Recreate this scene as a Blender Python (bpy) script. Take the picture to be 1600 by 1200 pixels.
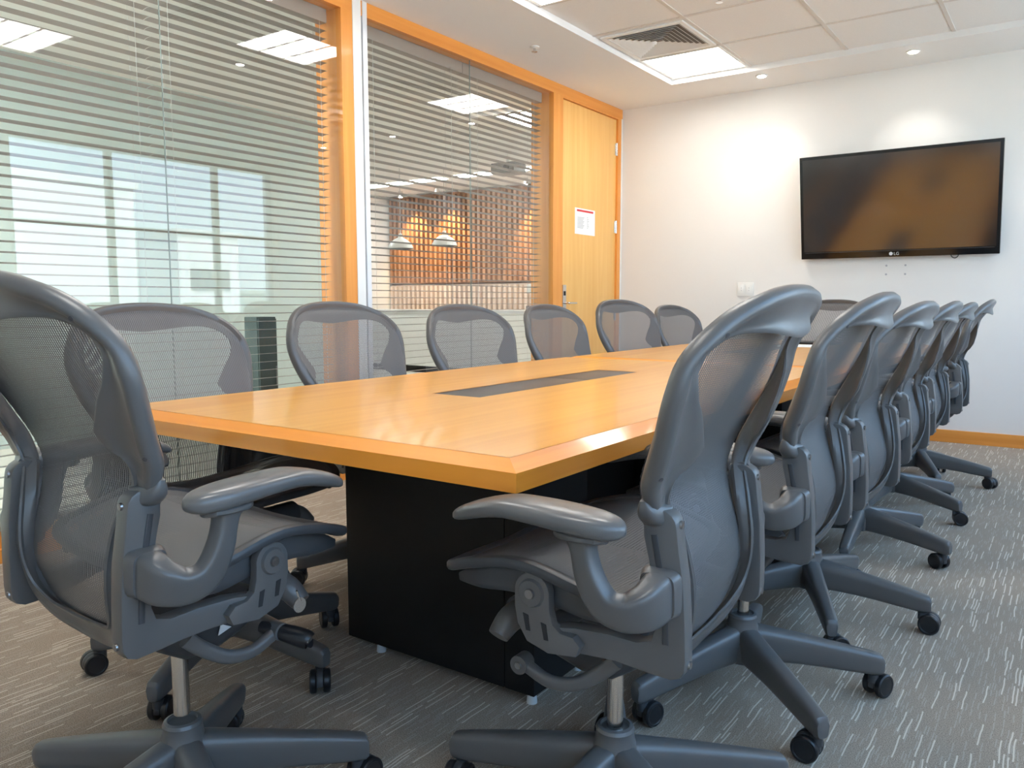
import bpy, bmesh, math, random
from mathutils import Vector, Matrix, noise
random.seed(7)
PI = math.pi
S = bpy.context.scene
for o in list(bpy.data.objects): bpy.data.objects.remove(o)
C = S.collection
R = math.radians

# ---------------------------------------------------------------- camera
CAMH = 1.01
cam_d = bpy.data.cameras.new('camera'); cam = bpy.data.objects.new('camera', cam_d); C.objects.link(cam)
cam_d.sensor_fit = 'HORIZONTAL'; cam_d.sensor_width = 36.0; cam_d.lens = 36.0*1253.44/1600.0
cam_d.clip_start = 0.02; cam_d.clip_end = 400
yaw, pitch, roll = 0.61219, -0.10207, -0.00105
cam.matrix_world = (Matrix.Translation((0, 0, CAMH)) @ Matrix.Rotation(yaw, 4, 'Z') @ Matrix.Rotation(PI/2+pitch, 4, 'X') @ Matrix.Rotation(roll, 4, 'Z'))
S.camera = cam
S.view_settings.view_transform = 'Standard'; S.view_settings.look = 'None'
S.view_settings.gamma = 1.0; S.view_settings.use_curve_mapping = False
S.view_settings.exposure = 1.25
try:
    S.cycles.transparent_max_bounces = 32; S.cycles.max_bounces = 10; S.cycles.diffuse_bounces = 5; S.cycles.glossy_bounces = 5
except Exception: pass

# ---------------------------------------------------------------- sky, sun
w = bpy.data.worlds.new('World'); S.world = w; w.use_nodes = True
nt = w.node_tree; nt.nodes.clear()
bg = nt.nodes.new('ShaderNodeBackground'); ow = nt.nodes.new('ShaderNodeOutputWorld')
tc = nt.nodes.new('ShaderNodeTexCoord'); sx = nt.nodes.new('ShaderNodeSeparateXYZ'); cr = nt.nodes.new('ShaderNodeValToRGB')
nt.links.new(tc.outputs['Generated'], sx.inputs[0]); nt.links.new(sx.outputs['Z'], cr.inputs[0]); nt.links.new(cr.outputs[0], bg.inputs[0]); nt.links.new(bg.outputs[0], ow.inputs[0])
cr.color_ramp.elements[0].position = 0.0; cr.color_ramp.elements[0].color = (0.74, 0.88, 1.0, 1)
cr.color_ramp.elements[1].position = 0.35; cr.color_ramp.elements[1].color = (0.36, 0.62, 1.0, 1)
bg.inputs[1].default_value = 2.7
sun_d = bpy.data.lights.new('sun', 'SUN'); sun = bpy.data.objects.new('sun', sun_d); C.objects.link(sun)
sun_d.energy = 9; sun_d.angle = R(1); sun_d.color = (1, 0.96, 0.9)
sun.rotation_euler = (0, R(-48), R(15))      # comes from the corridor side, lights the houses across the street

# ---------------------------------------------------------------- room numbers
XG = -3.385          # glass plane
XW = -3.365          # room face of the left wall
YB = 6.487           # far wall
XR = 1.28            # window wall
YF = -1.9            # wall behind the camera
ZC = 2.68; ZT = 2.722
TX0, TX1, TY0, TY1 = -2.672, 0.62, -1.2, 5.96    # ceiling tray

# ---------------------------------------------------------------- materials
def mat(name, col, rough=0.5, metal=0.0, coat=0.0, spec=0.5, emit=None, es=0.0):
    m = bpy.data.materials.new(name); m.use_nodes = True
    b = m.node_tree.nodes['Principled BSDF']
    b.inputs['Base Color'].default_value = (*col, 1); b.inputs['Roughness'].default_value = rough
    b.inputs['Metallic'].default_value = metal; b.inputs['Coat Weight'].default_value = coat
    b.inputs['Specular IOR Level'].default_value = spec
    if emit: b.inputs['Emission Color'].default_value = (*emit, 1); b.inputs['Emission Strength'].default_value = es
    return m
def N(m, t, **k):
    n = m.node_tree.nodes.new('ShaderNode'+t)
    for a, v in k.items(): setattr(n, a, v)
    return n
def L(m, a, b): m.node_tree.links.new(a, b)
def mth(m, op, a, b=None, c=None):
    n = N(m, 'Math', operation=op)
    for i, v in enumerate((a, b, c)):
        if v is None: continue
        if isinstance(v, (int, float)): n.inputs[i].default_value = v
        else: L(m, v, n.inputs[i])
    return n.outputs[0]
def noisy(m, col2, scale=(1, 1, 1), ns=5, detail=4, lo=0.35, hi=0.65, bump=0.0, bscale=None, coords='Object'):
    b = m.node_tree.nodes['Principled BSDF']; col = b.inputs['Base Color'].default_value[:]
    t = N(m, 'TexCoord'); mp = N(m, 'Mapping'); mp.inputs['Scale'].default_value = scale
    L(m, t.outputs[coords], mp.inputs[0]); n = N(m, 'TexNoise'); n.inputs['Scale'].default_value = ns; n.inputs['Detail'].default_value = detail
    L(m, mp.outputs[0], n.inputs['Vector']); r = N(m, 'ValToRGB')
    r.color_ramp.elements[0].position = lo; r.color_ramp.elements[0].color = col
    r.color_ramp.elements[1].position = hi; r.color_ramp.elements[1].color = (*col2, 1)
    L(m, n.outputs['Fac'], r.inputs[0]); L(m, r.outputs[0], b.inputs['Base Color'])
    if bump:
        n2 = N(m, 'TexNoise'); n2.inputs['Scale'].default_value = bscale or 200; L(m, t.outputs[coords], n2.inputs['Vector'])
        bp = N(m, 'Bump'); bp.inputs['Strength'].default_value = bump; bp.inputs['Distance'].default_value = 0.001
        L(m, n2.outputs['Fac'], bp.inputs['Height']); L(m, bp.outputs[0], b.inputs['Normal'])
    return m

M = {}
M['wall'] = noisy(mat('painted wall', (0.81, 0.795, 0.77), 0.85), (0.785, 0.77, 0.745), ns=1.2, bump=0.05, bscale=90)
M['ceil'] = noisy(mat('painted ceiling', (0.85, 0.845, 0.835), 0.9), (0.83, 0.825, 0.815), ns=1.0)
M['tile'] = noisy(mat('mineral fibre tile', (0.84, 0.835, 0.825), 0.95), (0.80, 0.795, 0.785), ns=300, detail=2, bump=0.1, bscale=400)
M['ventback'] = mat('painted vent shade', (0.22, 0.19, 0.16), 0.8)  # brown sheet colour stands in for the shade behind the louvres
M['tbar'] = mat('white painted steel grid', (0.66, 0.62, 0.58), 0.5)
M['white'] = mat('white plastic', (0.82, 0.82, 0.80), 0.4)
M['alu'] = mat('light aluminium', (0.80, 0.82, 0.86), 0.35, 0.3)
M['darkgap'] = mat('dark gap', (0.02, 0.02, 0.022), 0.7)
def wood(name, c1, c2, axis='z', rough=0.35, coat=0.0, s=1.0, cr_=0.08):
    m = mat(name, c1, rough, coat=coat); b = m.node_tree.nodes['Principled BSDF']; b.inputs['Coat Roughness'].default_value = cr_
    sc = {'z': (26, 26, 1.1), 'y': (22, 0.9, 22), 'x': (0.9, 22, 22)}[axis]
    t = N(m, 'TexCoord'); mp = N(m, 'Mapping'); mp.inputs['Scale'].default_value = sc; L(m, t.outputs['Object'], mp.inputs[0])
    n = N(m, 'TexNoise'); n.inputs['Scale'].default_value = s; n.inputs['Detail'].default_value = 6; n.inputs['Distortion'].default_value = 0.6; L(m, mp.outputs[0], n.inputs['Vector'])
    n2 = N(m, 'TexNoise'); n2.inputs['Scale'].default_value = 0.12*s; L(m, mp.outputs[0], n2.inputs['Vector'])
    mix = mth(m, 'ADD', mth(m, 'MULTIPLY', n.outputs['Fac'], 0.6), mth(m, 'MULTIPLY', n2.outputs['Fac'], 0.4))
    r = N(m, 'ValToRGB'); r.color_ramp.elements[0].position = 0.36; r.color_ramp.elements[0].color = (*c2, 1)
    r.color_ramp.elements[1].position = 0.62; r.color_ramp.elements[1].color = (*c1, 1)
    L(m, mix, r.inputs[0]); L(m, r.outputs[0], b.inputs['Base Color'])
    return m
M['table'] = wood('honey veneer lacquered', (0.90, 0.43, 0.060), (0.78, 0.33, 0.035), 'y', 0.34, 0.55, cr_=0.14)
M['tedge'] = wood('honey veneer edge', (0.90, 0.34, 0.035), (0.76, 0.245, 0.018), 'y', 0.35, 0.5)
M['tedgex'] = wood('honey veneer edge across', (0.90, 0.34, 0.035), (0.76, 0.245, 0.018), 'x', 0.35, 0.4)
M['door'] = wood('pale cherry door veneer', (0.90, 0.53, 0.17), (0.84, 0.45, 0.125), 'z', 0.4, 0.2)
M['trimw'] = wood('cherry trim veneer', (0.86, 0.36, 0.075), (0.76, 0.28, 0.045), 'z', 0.4, 0.2)
M['trimy'] = wood('cherry trim veneer long', (0.86, 0.36, 0.075), (0.76, 0.28, 0.045), 'y', 0.4, 0.2)
M['trimx'] = wood('cherry trim veneer across', (0.86, 0.36, 0.075), (0.72, 0.27, 0.040), 'x', 0.4, 0.2)
M['slatwood'] = wood('warm slat wood', (0.42, 0.22, 0.12), (0.30, 0.15, 0.08), 'z', 0.5)
M['black'] = mat('black laminate', (0.010, 0.010, 0.011), 0.45, spec=0.3)
M['gasket'] = mat('graphite box lid', (0.055, 0.045, 0.042), 0.38)
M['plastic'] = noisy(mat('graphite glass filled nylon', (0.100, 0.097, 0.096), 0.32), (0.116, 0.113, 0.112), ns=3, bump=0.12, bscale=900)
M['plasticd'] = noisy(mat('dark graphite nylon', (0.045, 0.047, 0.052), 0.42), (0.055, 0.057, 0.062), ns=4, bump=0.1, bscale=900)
M['pad'] = noisy(mat('grey urethane arm pad', (0.110, 0.107, 0.106), 0.28), (0.125, 0.122, 0.121), ns=6, bump=0.08, bscale=700)
M['slotc'] = mat('slot recess', (0.05, 0.052, 0.058), 0.4)
M['wheel'] = mat('black caster rubber', (0.012, 0.013, 0.016), 0.35)
M['steel'] = mat('brushed steel', (0.62, 0.61, 0.59), 0.22, 1.0)
M['bolt'] = mat('steel bolt', (0.30, 0.31, 0.33), 0.3, 1.0)
M['chrome'] = mat('satin chrome', (0.70, 0.70, 0.70), 0.2, 1.0)
M['tvbody'] = mat('glossy black bezel', (0.006, 0.006, 0.007), 0.12)
M['screen'] = mat('dark lcd panel', (0.006, 0.006, 0.008), 0.13, spec=0.5); M['screen'].node_tree.nodes['Principled BSDF'].inputs['IOR'].default_value = 2.3
M['slatm'] = mat('taupe aluminium slat', (0.31, 0.27, 0.25), 0.45)
M['railm'] = mat('brown aluminium rail', (0.33, 0.265, 0.235), 0.45)
M['cord'] = mat('blind cord', (0.62, 0.62, 0.60), 0.7)
M['lamp'] = mat('luminaire diffuser', (0.9, 0.9, 0.9), 0.5, emit=(1, 0.975, 0.925), es=7.0)
M['spot'] = mat('downlight bulb', (0.9, 0.9, 0.9), 0.5, emit=(1, 0.95, 0.86), es=28.0)
M['pbulb'] = mat('pendant bulb', (0.9, 0.9, 0.9), 0.5, emit=(1, 0.97, 0.92), es=7.0)
M['paper'] = mat('paper', (0.88, 0.88, 0.88), 0.7)
M['red'] = mat('red print', (0.65, 0.04, 0.05), 0.6)
M['greyink'] = mat('grey print', (0.42, 0.42, 0.44), 0.6)
M['logo'] = mat('silver print', (0.75, 0.75, 0.77), 0.4)
M['glide'] = mat('clear glide foot', (0.62, 0.66, 0.68), 0.3)
M['clabel'] = mat('white sticker', (0.8, 0.8, 0.8), 0.5)
M['corrwall'] = mat('pale green lacquered wall', (0.58, 0.67, 0.64), 0.6)
M['corrceil'] = mat('corridor ceiling paint', (0.82, 0.80, 0.77), 0.9)
M['corrfloor'] = mat('pale corridor floor', (0.62, 0.60, 0.54), 0.5)
M['gedge'] = mat('green glass edge', (0.22, 0.27, 0.25), 0.3)
M['cabinet'] = mat('dark green cabinet', (0.07, 0.10, 0.10), 0.5)
M['housew'] = noisy(mat('white render facade', (0.85, 0.84, 0.82), 0.9), (0.78, 0.77, 0.75), ns=0.3)
M['houseg'] = mat('green grey facade', (0.40, 0.47, 0.42), 0.9)
M['housewin'] = mat('facade glazing', (0.10, 0.13, 0.15), 0.15)
M['street'] = noisy(mat('street paving', (0.30, 0.30, 0.29), 0.95), (0.22, 0.25, 0.20), ns=0.2)
M['mull'] = mat('dark window profile', (0.10, 0.11, 0.12), 0.4)

# carpet: loop pile with long pale flecks running along the room
def carpet():
    m = mat('carpet', (0.18, 0.155, 0.13), 0.95, spec=0.15); b = m.node_tree.nodes['Principled BSDF']
    t = N(m, 'TexCoord'); s = N(m, 'SeparateXYZ'); L(m, t.outputs['Object'], s.inputs[0])
    wob = N(m, 'TexNoise'); wob.inputs['Scale'].default_value = 9; L(m, t.outputs['Object'], wob.inputs['Vector'])
    def flecks(px, py, dens, w0, off):
        xx = mth(m, 'ADD', mth(m, 'DIVIDE', s.outputs['X'], px), mth(m, 'ADD', mth(m, 'MULTIPLY', wob.outputs['Fac'], 1.2), off))
        col = mth(m, 'FLOOR', xx); fx = mth(m, 'FRACT', xx)
        wn = N(m, 'TexWhiteNoise', noise_dimensions='1D'); L(m, col, wn.inputs['W'])
        yy = mth(m, 'ADD', mth(m, 'DIVIDE', s.outputs['Y'], py), mth(m, 'MULTIPLY', wn.outputs['Value'], 7.0))
        row = mth(m, 'FLOOR', yy); fy = mth(m, 'FRACT', yy)
        cv = N(m, 'CombineXYZ'); L(m, col, cv.inputs[0]); L(m, row, cv.inputs[1])
        w2 = N(m, 'TexWhiteNoise', noise_dimensions='2D'); L(m, cv.outputs[0], w2.inputs['Vector'])
        a = mth(m, 'LESS_THAN', w2.outputs['Value'], dens)
        a = mth(m, 'MULTIPLY', a, mth(m, 'LESS_THAN', mth(m, 'ABSOLUTE', mth(m, 'SUBTRACT', fx, 0.5)), w0))
        return mth(m, 'MULTIPLY', a, mth(m, 'LESS_THAN', fy, 0.86))
    f1 = flecks(0.0085, 0.13, 0.20, 0.20, 0.0); f2 = flecks(0.0062, 0.05, 0.30, 0.22, 31.3)
    n = N(m, 'TexNoise'); n.inputs['Scale'].default_value = 420; n.inputs['Detail'].default_value = 2; L(m, t.outputs['Object'], n.inputs['Vector'])
    r = N(m, 'ValToRGB'); r.color_ramp.elements[0].position = 0.35; r.color_ramp.elements[0].color = (0.215, 0.170, 0.130, 1)
    r.color_ramp.elements[1].position = 0.68; r.color_ramp.elements[1].color = (0.50, 0.415, 0.335, 1); L(m, n.outputs['Fac'], r.inputs[0])
    mx = N(m, 'Mix', data_type='RGBA'); L(m, mth(m, 'MULTIPLY', f2, 0.45), mx.inputs[0]); L(m, r.outputs[0], mx.inputs[6]); mx.inputs[7].default_value = (0.50, 0.45, 0.39, 1)
    m2 = N(m, 'Mix', data_type='RGBA'); L(m, mth(m, 'MULTIPLY', f1, 0.85), m2.inputs[0]); L(m, mx.outputs[2], m2.inputs[6]); m2.inputs[7].default_value = (0.70, 0.63, 0.53, 1)
    L(m, m2.outputs[2], b.inputs['Base Color'])
    bp = N(m, 'Bump'); bp.inputs['Strength'].default_value = 0.5; bp.inputs['Distance'].default_value = 0.002
    L(m, mth(m, 'ADD', n.outputs['Fac'], f1), bp.inputs['Height']); L(m, bp.outputs[0], b.inputs['Normal'])
    return m
M['carpet'] = carpet()

# woven elastomeric mesh: opaque strands with real see-through holes
def weave(name, col, px, pz, gx, gz):
    m = mat(name, col, 0.5, spec=0.4); b = m.node_tree.nodes['Principled BSDF']; out = m.node_tree.nodes['Material Output']
    uv = N(m, 'UVMap'); s = N(m, 'SeparateXYZ'); L(m, uv.outputs[0], s.inputs[0])
    fx = mth(m, 'FRACT', mth(m, 'DIVIDE', s.outputs['X'], px)); fz = mth(m, 'FRACT', mth(m, 'DIVIDE', s.outputs['Y'], pz))
    hole = mth(m, 'MULTIPLY', mth(m, 'LESS_THAN', fx, gx), mth(m, 'LESS_THAN', fz, gz))
    tr = N(m, 'BsdfTransparent'); mx = N(m, 'MixShader'); L(m, hole, mx.inputs[0]); L(m, b.outputs[0], mx.inputs[1]); L(m, tr.outputs[0], mx.inputs[2]); L(m, mx.outputs[0], out.inputs['Surface'])
    r = N(m, 'ValToRGB'); r.color_ramp.elements[0].color = (*[c*0.8 for c in col], 1); r.color_ramp.elements[1].color = (*[c*1.2 for c in col], 1); L(m, fx, r.inputs[0]); L(m, r.outputs[0], b.inputs['Base Color'])
    return m
M['weave'] = weave('back weave', (0.150, 0.145, 0.145), 0.0060, 0.0036, 0.45, 0.82)
M['sweave'] = weave('seat weave', (0.15, 0.15, 0.155), 0.0036, 0.0050, 0.62, 0.45)

def glassmat(name, tint=(0.93, 0.97, 0.95), ior=1.5):
    m = bpy.data.materials.new(name); m.use_nodes = True; nt = m.node_tree; nt.nodes.clear()
    out = nt.nodes.new('ShaderNodeOutputMaterial'); tr = nt.nodes.new('ShaderNodeBsdfTransparent'); gl = nt.nodes.new('ShaderNodeBsdfGlossy'); mx = nt.nodes.new('ShaderNodeMixShader'); fr = nt.nodes.new('ShaderNodeFresnel')
    gm = nt.nodes.new('ShaderNodeNewGeometry'); io = nt.nodes.new('ShaderNodeMath'); io.operation = 'MULTIPLY_ADD'; io.inputs[1].default_value = 1/ior-ior; io.inputs[2].default_value = ior
    nt.links.new(gm.outputs['Backfacing'], io.inputs[0]); nt.links.new(io.outputs[0], fr.inputs['IOR'])
    tr.inputs[0].default_value = (*tint, 1); gl.inputs['Roughness'].default_value = 0.0; gl.inputs['Color'].default_value = (1, 1, 1, 1)
    mu = nt.nodes.new('ShaderNodeMath'); mu.operation = 'MULTIPLY'; mu.inputs[1].default_value = 1.6; mu.use_clamp = True
    nt.links.new(fr.outputs[0], mu.inputs[0]); nt.links.new(mu.outputs[0], mx.inputs[0]); nt.links.new(tr.outputs[0], mx.inputs[1]); nt.links.new(gl.outputs[0], mx.inputs[2]); nt.links.new(mx.outputs[0], out.inputs[0])
    return m
M['glass'] = glassmat('clear partition glass')
M['wglass'] = glassmat('window glass', (0.92, 0.97, 0.97))

# ---------------------------------------------------------------- mesh helpers
def finish(bm, smooth=True, angle=35):
    bmesh.ops.recalc_face_normals(bm, faces=bm.faces)
    if smooth:
        for f in bm.faces: f.smooth = True
        for e in bm.edges:
            if len(e.link_faces) == 2 and e.calc_face_angle(0) > R(angle): e.smooth = False
def obj(name, bm, m, parent=None, smooth=True, angle=35):
    finish(bm, smooth, angle)
    me = bpy.data.meshes.new(name); bm.to_mesh(me); bm.free()
    for x in (m if isinstance(m, (list, tuple)) else [m]): me.materials.append(x)
    o = bpy.data.objects.new(name, me); C.objects.link(o)
    if parent: o.parent = parent
    return o
def B(): return bmesh.new()
def box(bm, x0, x1, y0, y1, z0, z1, bev=0.0, seg=2, mi=0):
    r = bmesh.ops.create_cube(bm, size=1.0, matrix=Matrix.Translation(((x0+x1)/2, (y0+y1)/2, (z0+z1)/2)) @ Matrix.Diagonal((abs(x1-x0), abs(y1-y0), abs(z1-z0), 1)))
    vs = r['verts']; es = set(e for v in vs for e in v.link_edges)
    for f in set(f for v in vs for f in v.link_faces): f.material_index = mi
    if bev: bmesh.ops.bevel(bm, geom=list(es), offset=bev, segments=seg, profile=0.7, affect='EDGES', material=-1)
def cyl(bm, p0, p1, r0, r1=None, n=20, cap=True):
    r1 = r0 if r1 is None else r1
    p0, p1 = Vector(p0), Vector(p1); d = p1-p0
    q = d.to_track_quat('Z', 'Y').to_matrix().to_4x4()
    bmesh.ops.create_cone(bm, cap_ends=cap, segments=n, radius1=r0, radius2=r1, depth=d.length, matrix=Matrix.Translation((p0+p1)/2) @ q)
def ring_fill(bm, rings, cap=True, loop=False, mi=0):
    vr = [[bm.verts.new(p) for p in r] for r in rings]; n = len(rings[0]); k = len(vr)
    for i in range(k if loop else k-1):
        a, b = vr[i], vr[(i+1) % k]
        for j in range(n):
            f = bm.faces.new((a[j], a[(j+1) % n], b[(j+1) % n], b[j])); f.material_index = mi
    if cap and not loop:
        bm.faces.new(vr[0][::-1]); bm.faces.new(vr[-1])
    return vr
def sect(w, h, p=4.0, n=16):
    o = []
    for i in range(n):
        a = 2*PI*(i+0.5)/n; c, s = math.cos(a), math.sin(a)
        o.append((0.5*w*math.copysign(abs(c)**(2/p), c), 0.5*h*math.copysign(abs(s)**(2/p), s)))
    return o
def smooth_path(pts, sub=4, closed=False):
    P = [Vector(p) for p in pts]; out = []; n = len(P)
    rng = range(n) if closed else range(n-1)
    for i in rng:
        if closed: a, b, c, d = P[(i-1) % n], P[i], P[(i+1) % n], P[(i+2) % n]
        else: a, b, c, d = P[max(i-1, 0)], P[i], P[i+1], P[min(i+2, n-1)]
        for k in range(sub):
            t = k/sub
            out.append(0.5*((2*b)+(c-a)*t+(2*a-5*b+4*c-d)*t*t+(3*b-a-3*c+d)*t**3))
    if not closed: out.append(P[-1])
    return out
def sweep(bm, pts, sizes, up=(0, 0, 1), sub=4, p=4.0, n=16, closed=False, cap=True):
    """sizes: list of (w,h) at each control point; w is measured sideways, h along the transported up vector"""
    path = smooth_path(pts, sub, closed)
    sz = smooth_path([(a, b, 0) for a, b in sizes], sub, closed)
    rings = []; u = Vector(up); k = len(path)
    for i, q in enumerate(path):
        t = (path[(i+1) % k]-path[i-1]) if closed else (path[min(i+1, k-1)]-path[max(i-1, 0)])
        t.normalize(); 
        if closed: u = Vector(up)
        u = (u-t*u.dot(t)).normalized(); s = t.cross(u)
        rings.append([q+s*a+u*b for a, b in sect(max(sz[i].x, 1e-4), max(sz[i].y, 1e-4), p, n)])
    ring_fill(bm, rings, cap=cap, loop=closed)
def revolve(bm, prof, n=28, c=(0, 0)):
    rings = [[Vector((c[0]+r*math.cos(2*PI*i/n), c[1]+r*math.sin(2*PI*i/n), z)) for i in range(n)] for r, z in prof]
    ring_fill(bm, rings, cap=True)
def extrude_yz(bm, poly, x0, x1, bev=0.0):
    a = [bm.verts.new((x0, y, z)) for y, z in poly]; b = [bm.verts.new((x1, y, z)) for y, z in poly]
    n = len(poly); f0 = bm.faces.new(a); f1 = bm.faces.new(b[::-1])
    for i in range(n): bm.faces.new((a[i], b[i], b[(i+1) % n], a[(i+1) % n]))
    if bev:
        bmesh.ops.recalc_face_normals(bm, faces=bm.faces)
        bmesh.ops.bevel(bm, geom=list(set(f0.edges) | set(f1.edges)), offset=bev, segments=2, profile=0.6, affect='EDGES')
def struct(name, bm, m, parent=None, smooth=False):
    o = obj(name, bm, m, parent, smooth=smooth)
    if not parent: o['kind'] = 'structure'
    return o
def tag(o, label, cat, group=None):
    o['label'] = label; o['category'] = cat
    if group: o['group'] = group
    return o
def thing(name, label, cat, loc=(0, 0, 0), rz=0, group=None):
    o = bpy.data.objects.new(name, None); C.objects.link(o); o.location = loc; o.rotation_euler = (0, 0, rz); o.empty_display_size = 0.05
    return tag(o, label, cat, group)
def empty_struct(name):
    o = bpy.data.objects.new(name, None); C.objects.link(o); o['kind'] = 'structure'; return o

# ================================================================ ROOM SHELL
b = B(); box(b, -12.2, XR+0.25, YF-0.7, 9.9, -0.12, 0.0); struct('floor', b, M['carpet'])
b = B(); box(b, -12.2, -3.58, YF-0.7, 9.9, -0.002, 0.003); struct('floor_corridor', b, M['corrfloor'])
# ceiling: painted soffit ring, recessed tile field with its T-bar grid
b = B()
box(b, XW-0.02, TX0, YF, YB, ZC, ZC+0.16); box(b, TX0, TX1, TY1, YB, ZC, ZC+0.16); box(b, TX1, XR, YF, YB, ZC, ZC+0.16); box(b, TX0, TX1, YF, TY0, ZC, ZC+0.16)
struct('ceiling', b, M['ceil'])
b = B(); box(b, TX0-0.02, TX1+0.02, TY0-0.02, TY1+0.02, ZT, ZT+0.03); struct('ceiling_tiles', b, M['tile'])
GX = [-2.055, -1.392, -0.745, -0.10, 0.545]
GY = [TY1-0.60-0.638*k for k in range(11)]
b = B()
for x in GX: box(b, x-0.012, x+0.012, TY0, TY1, ZT-0.004, ZT+0.004)
for y in GY: box(b, TX0, TX1, y-0.012, y+0.012, ZT-0.0035, ZT+0.004)
struct('ceiling_grid', b, M['tbar'])
b = B(); box(b, -12.3, XR+0.5, YF-0.8, 10.0, 3.05, 3.2); struct('sun_blocker_slab', b, M['ceil'])  # unseen slab added to keep the sun out of the rooms
# far wall, skirting
b = B(); box(b, -3.75, XR+0.25, YB, YB+0.15, 0, 3.05); struct('wall_back', b, M['wall'])
b = B(); box(b, XW, XR, YB-0.014, YB, 0, 0.09, 0.003); struct('baseboard_back', b, M['trimx'])
b = B(); box(b, -3.75, XR+0.25, YF-0.15, YF, 0, 3.05); struct('wall_front', b, M['wall'])
# ---- left wall: timber framed glass partition
FX0, FX1 = -3.57, XW
b = B(); box(b, FX0, FX1, YF, YB-0.001, 2.60, ZC); struct('trim_1', b, M['trimy'])        # head
b = B(); box(b, FX0, FX1, YF, 5.35, 0.0, 0.052); box(b, FX0, FX1-0.03, YF, 5.35, 0.052, 0.10); struct('trim_2', b, M['trimy'])   # sill
b = B(); box(b, FX0, FX1, 3.178, 3.262, 0.10, 2.60); struct('trim_3', b, M['trimw'])
b = B(); box(b, FX0, FX1+0.004, 3.262, 3.325, 0.0, ZC); struct('trim_4', b, M['white'])
b = B(); box(b, FX0, FX1-0.02, 3.325, 3.338, 0.0, ZC); struct('trim_5', b, M['darkgap'])
b = B(); box(b, FX0, FX1+0.004, 3.338, 3.372, 0.0, ZC); struct('trim_6', b, M['alu'])
b = B(); box(b, FX0, FX1, 5.35, 5.475, 0.0, 2.60); struct('trim_7', b, M['trimw'])
b = B(); box(b, FX0, FX1, 6.425, YB-0.001, 0.0, 2.60); struct('trim_8', b, M['trimw'])
b = B(); box(b, FX1-0.001, FX1+0.004, 6.465, YB-0.002, 0.0, 2.60); struct('trim_9', b, M['white'])
# glass panes
def pane(name, y0, y1):
    r = empty_struct(name)
    b = B(); v = [b.verts.new(p) for p in ((XG, y0, 0.10), (XG, y1, 0.10), (XG, y1, 2.60), (XG, y0, 2.60))]; b.faces.new(v); g = obj('glass_pane', b, M['glass'], r, smooth=False)
    return r
r1 = pane('window_1', YF, 2.1175); pane('window_2', 2.1225, 3.178); pane('window_3', 3.372, 4.335); pane('window_4', 4.340, 5.35)
for i, y in enumerate((2.12, 4.3375)):
    b = B(); box(b, XG-0.005, XG+0.001, y-0.0015, y+0.0015, 0.10, 2.60); struct('trim_%d' % (10+i), b, M['gedge'])
# door
d = empty_struct('door_1')
b = B(); box(b, XW-0.062, XW-0.018, 5.495, 6.405, 0.006, 2.585, 0.002); obj('door_leaf', b, M['door'], d)
b = B(); box(b, XW-0.030, XW-0.001, 5.475, 5.492, 0, 2.60); box(b, XW-0.030, XW-0.001, 6.410, 6.425, 0, 2.60); box(b, XW-0.030, XW-0.001, 5.492, 6.410, 2.588, 2.60); obj('door_frame', b, M['trimw'], d)
for z in (2.333, 1.665, 0.9, 0.22):
    b = B(); cyl(b, (XW-0.012, 6.408, z-0.055), (XW-0.012, 6.408, z+0.055), 0.009, n=12); box(b, XW-0.018, XW-0.0145, 6.385, 6.425, z-0.05, z+0.05); obj('hinge', b, M['chrome'], d)
XD = XW-0.018
b = B(); box(b, XD, XD+0.012, 5.510, 5.562, 0.955, 1.145, 0.003); hb = obj('handle_plate', b, M['chrome'], d)
b = B(); sweep(b, [(XD+0.01, 5.536, 1.0), (XD+0.045, 5.536, 1.0), (XD+0.055, 5.55, 1.0), (XD+0.055, 5.65, 1.0)], [(0.016, 0.016)]*4, sub=4, p=2.2, n=12); obj('lever_handle', b, M['chrome'], hb)
b = B(); box(b, XD+0.0115, XD+0.0155, 5.524, 5.548, 1.06, 1.095, 0.001); obj('lock_cylinder', b, M['darkgap'], hb)
# strip of wall behind the door area, corridor side closed
# ---- window wall on the right
SILL, HEAD = 0.86, 2.56
b = B(); box(b, XR, XR+0.2, YF, YB, 0, SILL); box(b, XR, XR+0.2, YF, YB, HEAD, 3.05)
for y0, y1 in ((YF, -1.7), (-0.2, 0.05), (1.62, 1.80), (3.30, 3.49), (6.44, YB)): box(b, XR, XR+0.2, y0, y1, SILL, HEAD)
struct('wall_right', b, M['wall'])
def outwin(name, y0, y1, mid=()):
    r = empty_struct(name); b = B(); t = 0.03
    box(b, XR+0.05, XR+0.11, y0, y1, SILL, SILL+t); box(b, XR+0.05, XR+0.11, y0, y1, HEAD-t, HEAD); box(b, XR+0.05, XR+0.11, y0, y0+t, SILL+t, HEAD-t); box(b, XR+0.05, XR+0.11, y1-t, y1, SILL+t, HEAD-t)
    box(b, XR+0.05, XR+0.11, y0+t, y1-t, 1.755, 1.79)
    for m_ in mid: box(b, XR+0.05, XR+0.11, m_-0.03, m_+0.03, SILL+t, HEAD-t)
    obj('window_frame', b, M['mull'], r)
    b = B(); v = [b.verts.new(p) for p in ((XR+0.08, y0+t, SILL+t), (XR+0.08, y1-t, SILL+t), (XR+0.08, y1-t, HEAD-t), (XR+0.08, y0+t, HEAD-t))]; b.faces.new(v); obj('window_pane', b, M['wglass'], r, smooth=False)
for i, (a, c, m_) in enumerate(((-1.7, -0.2, ()), (0.05, 1.62, ()), (1.80, 3.30, ()), (3.49, 4.45, ()), (4.45, 6.44, (5.68,)))): outwin('window_%d' % (i+5), a, c, m_)
b = B(); box(b, XR-0.014, XR, YF, YB, 0, 0.09, 0.003); struct('baseboard_right', b, M['trimy'])

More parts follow.
